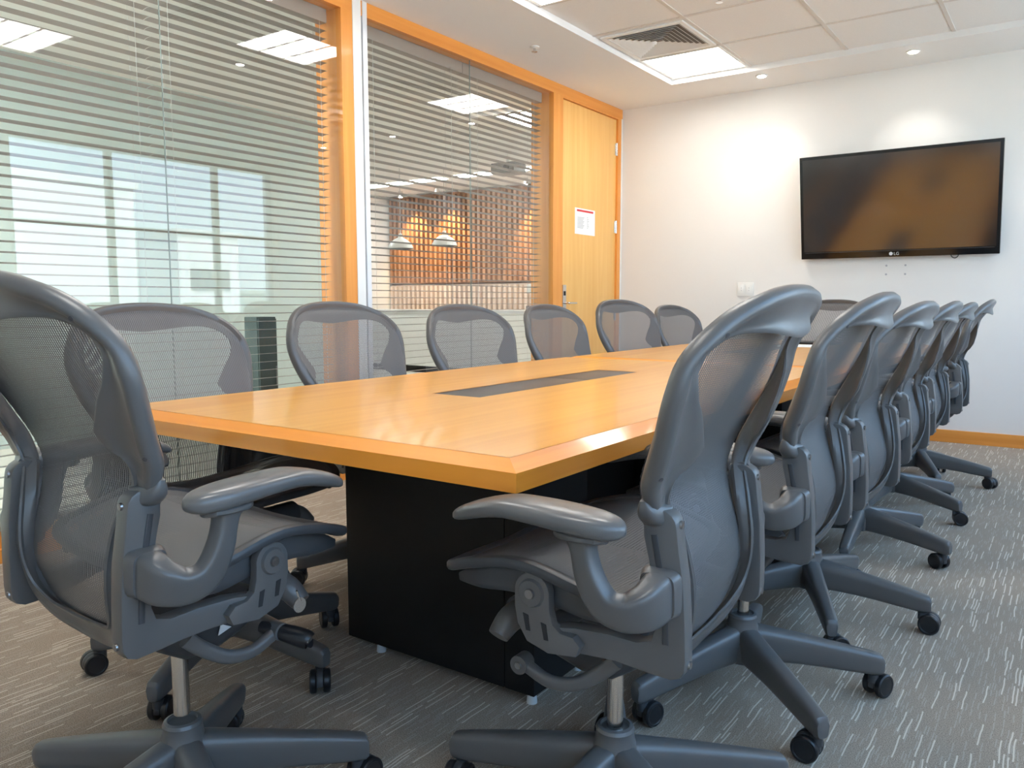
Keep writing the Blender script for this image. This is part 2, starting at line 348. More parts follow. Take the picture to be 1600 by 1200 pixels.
# ---- corridor and lounge beyond the glass
b = B(); box(b, -12.2, FX0-0.001, YF-0.7, 9.9, 2.70, 2.75); struct('ceiling_corridor', b, M['corrceil'])
b = B(); box(b, -6.15, -6.0, YF-0.7, 5.4, 0, 2.70); struct('wall_corridor', b, M['corrwall'])
b = B(); box(b, -12.2, -3.6, YF-0.7, YF-0.55, 0, 2.70); struct('wall_corridor_end', b, M['wall'])
b = B(); box(b, -12.3, -12.2, YF-0.7, 9.9, 0, 3.05); struct('wall_lounge_left', b, M['wall'])
b = B(); box(b, -12.2, XR+0.2, 9.75, 9.9, 0, 3.05); struct('wall_lounge_back', b, M['wall'])
b = B(); box(b, -12.2, -9.25, 8.6, 9.75, 0, 2.70); struct('wall_lounge_pier', b, M['wall'])
b = B(); box(b, -3.75, -3.6, YB, 9.75, 0, 2.7); struct('wall_lounge_right', b, M['wall'])
t = thing('slatted_screen', 'tall screen of vertical wooden slats lit warm across the lounge wall behind the glass', 'slatted screen', (-6.50, 9.71, 0))
b = B()
for k in range(58): box(b, -2.70+k*0.0945, -2.70+k*0.0945+0.045, -0.06, 0.0, 1.32, 2.64)
box(b, -2.72, 2.72, -0.0, 0.03, 1.28, 2.68); obj('slat', b, M['slatwood'], t)
b = B()
for k in range(58): box(b, -2.70+k*0.0945, -2.70+k*0.0945+0.045, -0.06, 0.0, 0.04, 1.26)
box(b, -2.72, 2.72, -0.0, 0.03, 0.0, 1.30); obj('washed_slats', b, mat('slat wood with painted reflection', (0.60, 0.50, 0.44), 0.6), t)  # pale colour stands in for the glass reflection washing out the lower slats
# warm wall washers above the screen
for k, x in enumerate((-8.62, -7.90, -6.30)):
    q = thing('wall_washer', ['small brass wall washer above the left end of the slatted screen', 'small brass wall washer above the slatted screen between the two pendants', 'small brass wall washer above the right part of the slatted screen'][k], 'spotlight', (x, 9.30, 2.70), group='wall washers over the slatted screen')
    b = B(); cyl(b, (0, 0, -0.09), (0, 0, 0), 0.035); obj('housing', b, M['chrome'], q)
    b = B(); cyl(b, (0, 0, -0.093), (0, 0, -0.0905), 0.028); obj('bulb', b, M['spot'], q)
    ld = bpy.data.lights.new('warm_wash', 'SPOT'); lo = bpy.data.objects.new('warm_wash', ld); C.objects.link(lo); lo.parent = q; lo.location = (0, 0, -0.11)
    ld.energy = 60; ld.color = (1, 0.60, 0.22); ld.spot_size = R(75); ld.spot_blend = 0.7; ld.shadow_soft_size = 0.03
    lo.rotation_euler = (R(25), 0, 0)
# pendants
for k, (x, y, z) in enumerate(((-7.15, 7.70, 1.69), (-6.72, 8.06, 1.73))):
    q = thing('pendant_lamp', ['white dome pendant lamp hanging left before the slatted screen', 'white dome pendant lamp hanging right of the other one before the slatted screen'][k], 'lamp', (x, y, z), group='pendant lamps in the lounge')
    b = B(); revolve(b, [(0.165, 0.0), (0.163, 0.02), (0.13, 0.075), (0.08, 0.115), (0.03, 0.14), (0.022, 0.19), (0.02, 0.19), (0.025, 0.13), (0.075, 0.108), (0.125, 0.07), (0.155, 0.02), (0.158, 0.0)]); obj('lamp_shade', b, M['white'], q)
    b = B(); cyl(b, (0, 0, 0.012), (0, 0, 0.02), 0.15, n=28); obj('diffuser', b, M['pbulb'], q)
    b = B(); cyl(b, (0, 0, 0.18), (0, 0, 2.70-z), 0.004, n=8); obj('cable', b, M['cord'], q)
# ceiling panel lights
def panel_light(x0, x1, y0, y1, z, label, grp, es=None, name='ceiling_light', fins=True):
    q = thing(name, label, 'light', ((x0+x1)/2, (y0+y1)/2, z), group=grp); hx, hy = (x1-x0)/2, (y1-y0)/2
    b = B(); t_ = 0.018
    for a in ((-hx, hx, -hy, -hy+t_), (-hx, hx, hy-t_, hy), (-hx, -hx+t_, -hy+t_, hy-t_), (hx-t_, hx, -hy+t_, hy-t_)): box(b, *a, -0.008, 0.002)
    obj('frame', b, M['white'], q)
    b = B(); box(b, -hx+t_, hx-t_, -hy+t_, hy-t_, -0.004, 0.0); obj('diffuser', b, es or M['lamp'], q)
    if fins:
        for k in (-1, 1):
            b = B(); box(b, -hx+t_, hx-t_, k*hy/3-0.006, k*hy/3+0.006, -0.0075, -0.004); obj('fin', b, M['white'], q)
    return q
lampc = mat('corridor diffuser', (0.9, 0.9, 0.9), 0.5, emit=(0.98, 1, 0.98), es=15.0)
for k, (x, y, lab) in enumerate(((-3.98, 1.7, 'unseen fill light added close behind the left glass pane'), (-3.98, 0.4, 'unseen fill light added behind the leftmost part of the glass wall'), (-5.3, 1.0, 'unseen fill light added beside the pale green wall'), (-5.3, -0.6, 'unseen fill light added at the far left end of the corridor'), (-4.15, 6.35, 'unseen fill light added just outside the conference room door'), (-8.4, 7.2, 'unseen fill light added deep in the lounge on the left'))):
    panel_light(x-0.3, x+0.3, y-0.3, y+0.3, 2.695, lab, 'added corridor fill lights', lampc)  # unseen panels added out of view to brighten the corridor and lounge
for k, (x0, x1, lab) in enumerate(((-8.9, -7.2, 'long linear ceiling light, left one over the lounge'), (-7.0, -5.4, 'long linear ceiling light, middle one over the lounge'), (-5.2, -3.9, 'long linear ceiling light, right one over the lounge'))):
    panel_light(x0, x1, 8.55, 8.75, 2.693, lab, 'linear lights in the lounge', lampc, 'linear_light', fins=False)
# ceiling projector of the lounge
q = thing('projector', 'grey projector hanging from the lounge ceiling behind the right glass', 'projector', (-5.35, 7.55, 2.50))
b = B(); box(b, -0.16, 0.16, -0.12, 0.12, -0.06, 0.06, 0.015); obj('body', b, M['pad'], q)
b = B(); cyl(b, (0, 0, 0.06), (0, 0, 0.195), 0.02); obj('mount_pole', b, M['white'], q)
b = B(); cyl(b, (0.06, -0.135, 0), (0.06, -0.119, 0), 0.035); obj('lens', b, M['darkgap'], q)
# dark cabinet and pantry counter behind the glass
q = thing('storage_cabinet', 'narrow dark green cabinet standing in the corridor behind the left glass', 'cabinet', (-4.10, 3.15, 0))
b = B(); box(b, -0.06, 0.06, -0.07, 0.07, 0.05, 0.92, 0.004); obj('body', b, M['cabinet'], q)
b = B(); box(b, -0.05, 0.05, -0.06, 0.06, 0.0, 0.05); obj('plinth', b, M['darkgap'], q)
b = B(); box(b, 0.061, 0.071, -0.066, 0.066, 0.06, 0.91, 0.003); dd = obj('door', b, M['cabinet'], q)
b = B(); cyl(b, (0.078, 0.05, 0.5), (0.078, 0.05, 0.62), 0.005, n=10); obj('handle', b, M['chrome'], dd)
q = thing('pantry_counter', 'white pantry counter standing under the slatted screen in the lounge', 'counter', (-6.6, 8.9, 0))
b = B(); box(b, -2.2, 2.2, -0.28, 0.28, 0.1, 0.86, 0.004); obj('body', b, M['white'], q)
b = B(); box(b, -2.22, 2.22, -0.31, 0.3, 0.86, 0.90, 0.004); obj('worktop', b, M['alu'], q)
b = B(); box(b, -2.15, 2.15, -0.22, 0.22, 0.0, 0.1); obj('plinth', b, M['darkgap'], q)
q = thing('coffee_machine', 'white coffee machine on the pantry counter behind the right glass', 'coffee machine', (-5.75, 8.85, 0.90))
b = B(); box(b, -0.13, 0.13, -0.16, 0.16, 0.0, 0.06, 0.01); obj('drip_tray', b, M['pad'], q)
b = B(); box(b, -0.13, 0.13, 0.0, 0.16, 0.06, 0.34, 0.01); box(b, -0.13, 0.13, -0.14, 0.0, 0.22, 0.34, 0.01); obj('body', b, M['white'], q)
b = B(); cyl(b, (0, -0.08, 0.17), (0, -0.08, 0.22), 0.02, n=12); obj('spout', b, M['chrome'], q)

# ---- venetian blinds behind the glass
def blind(y0, y1, label, cords):
    q = thing('venetian_blind', label, 'blind', (-3.475, (y0+y1)/2, 0), group='venetian blinds behind the glass partition')
    h = (y1-y0)/2; b = B(); z = 0.145; n = 5
    while z < 2.50:
        rings = []
        for y in (-h, h):
            pr = []
            for k in range(n): a = -0.025+0.05*k/(n-1); pr.append(Vector((a, y, z+a*0.08+0.0022*(1-(a/0.025)**2))))
            for k in range(n-1, -1, -1): a = -0.025+0.05*k/(n-1); pr.append(Vector((a, y, z-0.0006+a*0.08+0.0022*(1-(a/0.025)**2))))
            rings.append(pr)
        ring_fill(b, rings); z += 0.0425
    obj('slats', b, M['slatm'], q, angle=60)
    b = B(); box(b, -0.028, 0.028, -h, h, 2.525, 2.598, 0.002); obj('headrail', b, M['railm'], q)
    b = B(); box(b, -0.026, 0.026, -h, h, 0.104, 0.125, 0.003); obj('bottom_rail', b, M['slatm'], q)
    for c_ in cords:
        b = B()
        for dx in (-0.027, 0.027): cyl(b, (dx, c_-(y0+y1)/2, 0.11), (dx, c_-(y0+y1)/2, 2.54), 0.0011, n=5)
        obj('ladder_cord', b, M['cord'], q)
blind(-1.5, 0.52, 'wide slatted blind outside the left edge of the picture', (-1.2, -0.3, 0.3))
blind(0.55, 2.112, 'taupe venetian blind behind the leftmost glass pane', (0.75, 1.35, 2.04))
blind(2.116, 3.15, 'taupe venetian blind between the thin glass joint and the wooden post', (2.2, 3.10))
blind(3.40, 4.336, 'taupe venetian blind just right of the white aluminium post', (3.5, 4.22))
blind(4.340, 5.31, 'taupe venetian blind beside the wooden door frame', (4.5, 5.2))

# ---- ceiling fittings
def cassette(row, col, **k): pass
X0 = TX0
panel_light(TX0+0.02, -2.067, 5.372, 5.94, ZT, 'bright square ceiling light in the far left corner of the tray', 'square ceiling lights', fins=True)
panel_light(TX0+0.02, -2.067, 3.458, 4.072, ZT, 'square ceiling light in the left tile row, the second from the far wall', 'square ceiling lights')
panel_light(TX0+0.02, -2.067, 1.544, 2.158, ZT, 'square ceiling light in the left tile row above the near end of the table', 'square ceiling lights')
panel_light(-1.38, -0.757, 2.182, 2.796, ZT, 'square ceiling light above the middle of the table', 'square ceiling lights')
panel_light(-1.38, -0.757, 0.268, 0.882, ZT, 'square ceiling light above the camera position', 'square ceiling lights')
def vent(x0, x1, y0, y1, label):
    q = thing('air_vent', label, 'air vent', ((x0+x1)/2, (y0+y1)/2, ZT), group='square air vents'); h = min(x1-x0, y1-y0)/2
    def sq(b, r0, z0, r1, z1, th=0.0012):
        a = [Vector((s*r0, t*r0, z0)) for s, t in ((-1, -1), (1, -1), (1, 1), (-1, 1))]; c = [Vector((s*r1, t*r1, z1)) for s, t in ((-1, -1), (1, -1), (1, 1), (-1, 1))]
        va = [b.verts.new(p) for p in a]; vc = [b.verts.new(p) for p in c]
        vd = [b.verts.new(p+Vector((0, 0, th))) for p in c]; ve = [b.verts.new(p+Vector((0, 0, th))) for p in a]
        for A_, B_ in ((va, vc), (vc, vd), (vd, ve), (ve, va)):
            for i in range(4): b.faces.new((A_[i], A_[(i+1) % 4], B_[(i+1) % 4], B_[i]))
    b = B(); box(b, -h, h, -h, -h+0.03, -0.012, -0.001); box(b, -h, h, h-0.03, h, -0.012, -0.001); box(b, -h, -h+0.03, -h+0.03, h-0.03, -0.012, -0.001); box(b, h-0.03, h, -h+0.03, h-0.03, -0.012, -0.001); obj('frame', b, M['white'], q)
    b = B()
    for k in range(8):
        r_ = h-0.034-k*0.030; sq(b, r_, -0.013, r_-0.017, -0.0012)
    obj('louvre', b, M['white'], q, smooth=False)
    b = B(); box(b, -h+0.03, h-0.03, -h+0.03, h-0.03, -0.0009, -0.0004); obj('backing', b, M['ventback'], q)
vent(TX0+0.03, -2.075, 4.750, 5.345, 'square white air vent beside the brightest ceiling light')
vent(TX0+0.03, -2.075, 2.830, 3.425, 'square white air vent above the middle of the glass wall')
for k, (x, y, z, lab) in enumerate(((-2.021, 6.11, ZC, 'small round downlight near the corner of the bright ceiling light'), (-1.002, 6.116, ZC, 'small round downlight above the television'), (0.02, 6.12, ZC, 'small round downlight at the right end of the far wall'), (-3.03, 3.0, ZC, 'small round downlight over the glass wall in the left soffit'), (-1.72, 3.78, ZT, 'small round downlight in the tiles above the table'))):
    q = thing('downlight', lab, 'light', (x, y, z), group='round downlights')
    b = B(); revolve(b, [(0.030, -0.001), (0.044, -0.001), (0.044, -0.005), (0.030, -0.007)]); obj('trim_ring', b, M['white'], q)
    b = B(); cyl(b, (0, 0, -0.010), (0, 0, -0.002), 0.029); obj('bulb', b, M['spot'], q)
    ld = bpy.data.lights.new('downlight_beam', 'SPOT'); lo = bpy.data.objects.new('downlight_beam', ld); C.objects.link(lo); lo.parent = q; lo.location = (0, 0, -0.02)
    ld.energy = 7; ld.color = (1, 0.94, 0.85); ld.spot_size = R(88); ld.spot_blend = 0.8; ld.shadow_soft_size = 0.03
    if y > 6: lo.rotation_euler = (R(12), 0, 0)
for k, (x, y, z, lab) in enumerate(((-3.025, 4.57, ZC, 'small white sprinkler head in the soffit above the right glass pane'), (-1.755, 4.54, ZT, 'small sprinkler head in a ceiling tile near the top of the picture'))):
    q = thing('sprinkler', lab, 'sprinkler', (x, y, z), group='ceiling sprinklers')
    b = B(); revolve(b, [(0.032, -0.0005), (0.032, -0.004), (0.020, -0.010)]); obj('rose', b, M['white'], q)
    b = B(); cyl(b, (0, 0, -0.03), (0, 0, -0.008), 0.009, n=12); cyl(b, (0, 0, -0.033), (0, 0, -0.030), 0.020, n=16); obj('nozzle', b, M['chrome'], q)

# ---- far wall fittings
# television: tilted down on its bracket
tv = thing('television', 'large black flat television tilted down on the far wall', 'television', (-1.113, 6.345, 1.705))
tilt = math.atan2(0.15, 0.745); W2, H2 = 0.6575, 0.380
tv.rotation_euler = (tilt, 0, 0)
b = B(); box(b, -W2, W2, 0, 0.05, -H2, H2, 0.004); obj('casing', b, M['tvbody'], tv)
b = B(); box(b, -W2+0.022, W2-0.022, -0.0012, 0.0005, -H2+0.055, H2-0.022); obj('screen', b, M['screen'], tv)
b = B(); box(b, -W2+0.03, W2-0.03, -0.0022, 0.0005, -H2+0.046, -H2+0.049); obj('trim_line', b, M['slotc'], tv)
lg = None
b = B(); cyl(b, (-0.022, -0.0024, -H2+0.024), (-0.022, 0.0, -H2+0.024), 0.0125, n=24); lg = obj('logo_badge', b, M['logo'], tv)
tx = bpy.data.curves.new('logo_text', 'FONT'); tx.body = 'LG'; tx.size = 0.030; tx.extrude = 0.0004; tx.materials.append(M['logo'])
tmp = bpy.data.objects.new('tmp_text', tx); C.objects.link(tmp); bpy.context.view_layer.update(); dg = bpy.context.evaluated_depsgraph_get(); tm = bpy.data.meshes.new_from_object(tmp.evaluated_get(dg)); bpy.data.objects.remove(tmp)
to = bpy.data.objects.new('logo_letters', tm); C.objects.link(to); to.parent = tv; to.rotation_euler = (PI/2, 0, 0); to.location = (-0.004, -0.0012, -H2+0.0135)
b = B(); box(b, -0.25, 0.25, 0.05, 0.062, -0.2, 0.2); box(b, -0.18, -0.15, 0.055, 0.075, -0.25, 0.25); box(b, 0.15, 0.18, 0.055, 0.075, -0.25, 0.25); obj('wall_bracket', b, M['darkgap'], tv)
b = B(); sweep(b, [(0.36, 0.03, -0.36), (0.365, 0.03, -0.392), (0.385, 0.03, -0.405), (0.405, 0.03, -0.392), (0.41, 0.03, -0.36)], [(0.008, 0.008)]*5, up=(0, 1, 0), p=2, n=8); obj('cable_loop', b, M['plastic'], tv)
q = thing('wall_socket', 'white double socket plate on the far wall left of the television', 'socket', (-2.226, YB, 1.11))
b = B(); box(b, -0.068, 0.068, -0.009, 0, -0.055, 0.055, 0.003); obj('plate', b, M['white'], q)
for s in (-1, 1):
    b = B(); box(b, s*0.031-0.024, s*0.031+0.024, -0.012, -0.009, -0.036, 0.036, 0.002); m_ = obj('socket_module', b, M['white'], q)
    b = B()
    for z in (-0.01, 0.01): cyl(b, (s*0.031, -0.0124, z), (s*0.031, -0.0115, z), 0.003, n=10)
    obj('pin_hole', b, M['greyink'], m_)
for k, (x, z, wd) in enumerate(((-1.174, 1.273, 'upper left'), (-1.046, 1.273, 'upper right'), (-1.174, 1.209, 'lower left'), (-1.046, 1.209, 'lower right'))):
    b = B(); cyl(b, (x, YB-0.0025, z), (x, YB+0.004, z), 0.0075, n=14); tag(obj('wall_plug', b, M['greyink']), wd+' of the four small grey screw plugs below the television', 'wall plug', 'screw plugs below the television')
# notice on the door
q = thing('door_notice', 'white paper notice with a red heading taped to the wooden door', 'notice', (XD+0.0008, 5.873, 1.667))
b = B(); box(b, -0.0006, 0.0004, -0.165, 0.165, -0.105, 0.105); obj('sheet', b, M['paper'], q)
b = B(); box(b, 0.0004, 0.0008, -0.135, 0.135, 0.078, 0.094); obj('red_heading', b, M['red'], q)
b = B()
for k in range(9): box(b, 0.0004, 0.0008, -0.125, -0.035+0.01*((k*7) % 3), -0.055+0.0105*k, -0.0505+0.0105*k)
for k in range(7): box(b, 0.0004, 0.0008, 0.03, 0.048+0.008*((k*5) % 3), -0.05+0.014*k, -0.046+0.014*k)
obj('text_lines', b, M['greyink'], q)

# ================================================================ TABLE
TXL, TXR, TYN, TYF = -2.052, -0.737, 1.061, 5.66
YM = 3.362
ZE, ZTP, ZB_ = 0.730, 0.744, 0.6965
def table_module(name, label, y0, y1, loc):
    q = thing(name, label, 'table', loc, group='conference table halves'); lx, ly = loc[0], loc[1]
    x0, x1 = TXL-lx, TXR-lx; Y0, Y1 = y0-ly, y1-ly; i_ = 0.045
    b = B()
    o = [(x0, Y0), (x1, Y0), (x1, Y1), (x0, Y1)]; n_ = [(x0+i_, Y0+i_), (x1-i_, Y0+i_), (x1-i_, Y1-i_), (x0+i_, Y1-i_)]
    vb = [b.verts.new((x, y, ZB_)) for x, y in o]; ve = [b.verts.new((x, y, ZE)) for x, y in o]; vt = [b.verts.new((x, y, ZTP)) for x, y in n_]
    b.faces.new(vb[::-1])
    for k in range(4):
        f1 = b.faces.new((vb[k], vb[(k+1) % 4], ve[(k+1) % 4], ve[k])); f2 = b.faces.new((ve[k], ve[(k+1) % 4], vt[(k+1) % 4], vt[k])); f1.material_index = f2.material_index = 1-k % 2
    obj('edge_band', b, [M['tedge'], M['tedgex']], q, smooth=False)
    # top field split around the cable box
    sx0, sx1 = -1.526-lx, -1.352-lx; sy0 = 1.768-TYN+Y0; sy1 = sy0+0.992
    b = B(); zt = ZTP+0.0005
    X = [n_[0][0], sx0, sx1, n_[1][0]]; Yv = [n_[0][1], sy0, sy1, n_[2][1]]
    for i in range(3):
        for j in range(3):
            if i == 1 and j == 1: continue
            b.faces.new([b.verts.new(p) for p in ((X[i], Yv[j], zt), (X[i+1], Yv[j], zt), (X[i+1], Yv[j+1], zt), (X[i], Yv[j+1], zt))])
    bmesh.ops.remove_doubles(b, verts=b.verts, dist=1e-5); obj('tabletop', b, M['table'], q, smooth=False)
    b = B(); box(b, sx0, sx1, sy0, sy1, ZTP-0.0455, ZTP-0.010); cb = obj('cable_box', b, M['darkgap'], q)
    b = B(); ym = sy0+(sy1-sy0)*0.62
    box(b, sx0+0.002, sx1-0.002, sy0+0.002, ym-0.001, ZTP-0.006, ZTP-0.0005, 0.0008); obj('box_lid', b, M['gasket'], cb)
    b = B(); box(b, sx0+0.002, sx1-0.002, ym+0.001, sy1-0.002, ZTP-0.006, ZTP-0.0005, 0.0008); obj('box_lid', b, M['gasket'], cb)
    return q
def pedestals(q, yn, yf, lx, ly):
    for y0, y1 in ((yn, yn+0.26), (yf-0.26, yf)):
        b = B(); box(b, -1.722-lx, -1.153-lx, y0-ly, y1-ly, 0.022, ZB_-0.001, 0.002); box(b, -1.150-lx, -1.061-lx, y0-ly, y1-ly, 0.022, ZB_-0.001, 0.002); pd = obj('pedestal', b, M['black'], q)
        for x in (-1.60, -1.075):
            for y in (y0+0.012, y1-0.02):
                b = B(); cyl(b, (x-lx, y-ly, 0.0), (x-lx, y-ly, 0.023), 0.014, 0.012, n=14); obj('glide', b, M['glide'], pd)
    b = B(); box(b, -1.45-lx, -1.40-lx, yn+0.26-ly, yf-0.26-ly, 0.15, ZB_-0.001); obj('modesty_panel', b, M['black'], q)
q = table_module('conference_table', 'near half of the long honey wood conference table, its corner in front of the camera', TYN, YM-0.0015, (-1.39, 2.2, 0)); pedestals(q, 1.605, 3.10, -1.39, 2.2)
q = table_module('conference_table', 'far half of the long honey wood conference table, ending near the television wall', YM+0.0015, TYF, (-1.39, 4.5, 0)); pedestals(q, 3.62, 4.75, -1.39, 4.5)
# things at the far end of the table
b = B(); box(b, -1.50, -1.20, 5.13, 5.33, ZTP+0.001, ZTP+0.014, 0.003); tag(obj('folder', b, M['wheel']), 'flat dark folder lying on the far end of the table', 'folder')
b = B(); box(b, -1.46, -1.25, 4.80, 5.09, ZTP+0.001, ZTP+0.0022); tag(obj('paper_sheet', b, M['paper']), 'white sheet of paper on the table in front of the dark folder', 'paper')

# ================================================================ CHAIR
PP = [((0, -.300, 1.034), (0, -.314, .952)), ((.07, -.298, 1.031), (.06, -.312, .957)), ((.14, -.290, 1.022), (.11, -.300, .967)), ((.20, -.272, 1.003), (.158, -.277, .970)),
      ((.245, -.247, .972), (.200, -.257, .955)), ((.272, -.218, .930), (.227, -.241, .922)), ((.283, -.203, .880), (.226, -.236, .880)), ((.277, -.189, .830), (.200, -.230, .832)),
      ((.262, -.171, .780), (.168, -.219, .784)), ((.241, -.151, .735), (.181, -.192, .740)), ((.206, -.148, .694), (.178, -.182, .690)), ((.175, -.166, .640), (.160, -.196, .640)),
      ((.167, -.178, .580), (.151, -.206, .580)), ((.161, -.177, .530), (.144, -.206, .530)), ((.146, -.165, .474), (.129, -.198, .492)), ((.111, -.143, .430), (.093, -.189, .465)),
      ((.050, -.126, .408), (.040, -.182, .453)), ((0, -.124, .405), (0, -.181, .451))]
NP = len(PP)
def back_loop():
    """closed list of (P,Q), right side going down then left side going up"""
    out = [(Vector(a), Vector(c)) for a, c in PP]
    out += [(Vector((-a[0], a[1], a[2])), Vector((-c[0], c[1], c[2]))) for a, c in PP[-2:0:-1]]
    return out
def back_frame():
    lp = back_loop(); sub = 4
    P = smooth_path([a for a, c in lp], sub, True); Q = smooth_path([c for a, c in lp], sub, True); n = len(P); rings = []
    for kc in (8, len(lp)-8):                         # pointed waist corner of the inner edge
        for d_ in (-1, 1):
            for q_ in (1, 2, 3): Q[kc*sub+d_*q_] = lp[kc][1].lerp(lp[kc+d_][1], q_/sub)
    for i in range(n):
        t = (P[(i+1) % n]-P[i-1]).normalized(); a = Q[i]-P[i]; Ln = a.length
        a = (a-t*a.dot(t)).normalized(); nn = t.cross(a).normalized()
        if nn.y > 0: nn = -nn
        s = min(1.0, Ln/0.060); k = 1.0; D = Q[i]-P[i]; du = D.dot(a); dn = D.dot(nn)
        def pt(u, v): return P[i]+a*u+nn*v
        kk = i/sub; kk = kk if kk <= NP-1 else 2*(NP-1)-kk; lf = 0.016*max(0.0, min(1.0, (kk-5)/3, (14-kk)/3))
        r = [pt(.024*s, -lf), pt(.012*s, -.006-lf*.55), pt(.002, -.003), pt(-.001, .006), pt(.001, .017), pt(.008*s, .0235), pt(.017*s, .024), pt(.026*s, .017)]
        u0, v0 = .034*s, .003
        for f in (0.30, 0.65): r.append(pt(u0+(du-u0)*f, v0+(dn+.002-v0)*(f**1.2)))
        r += [pt(du-.004, dn+.003), pt(du, dn+.0005), pt(du-.002, dn-.003)]
        for f in (0.65, 0.30): r.append(pt(u0+(du-u0)*f, v0+(dn-v0)*(f**1.2)-.004))
        r.append(pt(.031*s, -.003-lf*.5)); rings.append(r)
    b = B(); ring_fill(b, rings, cap=False, loop=True); return b
CONC = [0, -.001, -.006, -.012, -.019, -.025, -.020, -.012, -.008, -.006, -.006, -.007, -.008, -.008, -.008, -.006, -.002, 0]
def inset_pt(k, side):
    a = Vector(PP[k][0]); c = Vector(PP[k][1]); d = (c-a); f_ = {14: .35, 15: .62, 16: .68, 17: .68}.get(k); d0 = c-a; d.normalize(); v = (a+d0*f_+Vector((0, .006, 0))) if f_ else a+d*(0.021 if k < 10 else 0.014)+Vector((0, 0.020*max(0.0, min(1.0, (k-5)/3, (14-k)/3)), 0)); return Vector((v.x*side, v.y, v.z))
def grid_mesh(rows, off, uvs=1.0):
    """rows: list of rows of points; two skins a short step apart, UV in metres"""
    b = B(); uvl = b.loops.layers.uv.new('UVMap')
    for o_ in off:
        V = [[b.verts.new(p+o_) for p in r] for r in rows]
        for i in range(len(rows)-1):
            for j in range(len(rows[0])-1):
                q4 = [(i, j), (i, j+1), (i+1, j+1), (i+1, j)]
                try: f = b.faces.new([V[x][y] for x, y in q4])
                except ValueError: continue
                for l_, (x, y) in zip(f.loops, q4): l_[uvl].uv = UVF(rows[x][y])
    return b
def back_weave():
    global UVF
    UVF = lambda p: (p.x, p.z)
    L_ = smooth_path([inset_pt(k, -1) for k in range(1, NP-1)], 3); R_ = smooth_path([inset_pt(k, 1) for k in range(1, NP-1)], 3); cc = smooth_path([(c, 0, 0) for c in CONC[1:NP-1]], 3)
    top = [inset_pt(0, 1)+Vector((0, 0, 0))]; rows = []; n = 18
    m0 = len(L_)
    for i in range(m0):
        r = []
        for j in range(n+1):
            u = -1+2*j/n; p = L_[i].lerp(R_[i], j/n); p = Vector((p.x, p.y+cc[i].x*(1-u*u), p.z))
            # follow the arched top and bottom edges
            if i < 8: p.z += 0.002*(1-u*u)
            r.append(p)
        rows.append(r)
    return grid_mesh(rows, (Vector((0, 0, 0)), Vector((0, 0.0007, 0))))
SR = [((0, .232, .530)), (.11, .236, .532), (.19, .228, .538), (.232, .200, .552), (.248, .150, .570), (.254, .075, .586), (.252, .020, .583), (.248, -.048, .565), (.238, -.090, .553), (.205, -.112, .543), (.11, -.120, .532), (0, -.122, .528)]
def seat_frame():
    pts = SR+[(-x, y, z) for x, y, z in SR[-2:0:-1]]
    b = B(); sweep(b, pts, [(0.026, 0.020)]*len(pts), sub=4, closed=True, p=2.6, n=12); return b
def seat_side(s):
    b = B(); sweep(b, [(s*.200, .210, .520), (s*.222, .15, .538), (s*.224, .075, .551), (s*.222, .0, .541), (s*.218, -.06, .525), (s*.205, -.105, .513)], [(0.012, 0.016), (0.016, 0.040), (0.016, 0.052), (0.016, 0.050), (0.016, 0.042), (0.014, 0.02)], sub=4, p=4, n=12); return b
def seat_weave():
    global UVF
    UVF = lambda p: (p.x, p.y)
    L_ = smooth_path([(-x+0.006, y, z+.004) for x, y, z in SR[1:-1]], 3); R_ = smooth_path([(x-0.006, y, z+.004) for x, y, z in SR[1:-1]], 3); rows = []; n = 16; m0 = len(L_)
    for i in range(m0):
        f = min(1.0, 4*min(i, m0-1-i)/m0)
        rows.append([Vector((L_[i].x+(R_[i].x-L_[i].x)*j/n, L_[i].y-(0.0 if f == 1 else 0), L_[i].z-0.014*f*(1-(-1+2*j/n)**2))) for j in range(n+1)])
    return grid_mesh(rows, (Vector((0, 0, 0)), Vector((0, 0, -0.0016))))
def upright(s):
    po = [(-.146, .655), (-.1455, .672)]
    for i in range(9): a = PI*i/8; po.append((-.1715+.0275*math.cos(a), .674+.0255*math.sin(a)))
    po += [(-.203, .640), (-.210, .590), (-.2135, .530), (-.2145, .470), (-.213, .452), (-.206, .440), (-.192, .434), (-.150, .436), (-.100, .443), (-.050, .449), (.000, .454), (.012, .470), (.000, .490), (-.040, .492), (-.090, .487), (-.135, .482), (-.158, .490), (-.165, .510), (-.163, .560), (-.154, .620)]
    b = B(); extrude_yz(b, po, s*.182, s*.215, .004)
    for v in b.verts: v.co.x += s*(max(0, v.co.y+.11)*.36 + min(0, v.co.z-.66)*.03)
    return b
def slot(s):
    b = B(); x = s*.2145; sweep(b, [(x, -.163, .660), (x-s*.0015, -.172, .610), (x-s*.003, -.180, .555), (x-s*.0045, -.183, .490)], [(0.0035, 0.010)]*4, up=(0, 1, 0), sub=2, p=4, n=12); return b
def bolt(c, d, r=.0065, h=.0035):
    b = B(); c = Vector(c); d = Vector(d); cyl(b, c, c+d*h, r, r*0.85, n=16); cyl(b, c+d*h, c+d*(h+.0004), r*0.45, n=6); return b
def lug(s):
    b = B(); sweep(b, [(s*.234, -.155, .716), (s*.227, -.157, .700), (s*.210, -.161, .689), (s*.188, -.166, .686)], [(0.012, 0.012), (0.028, 0.030), (0.035, 0.037), (0.034, 0.040)], up=(0, 1, 0), sub=4, p=3, n=18); return b
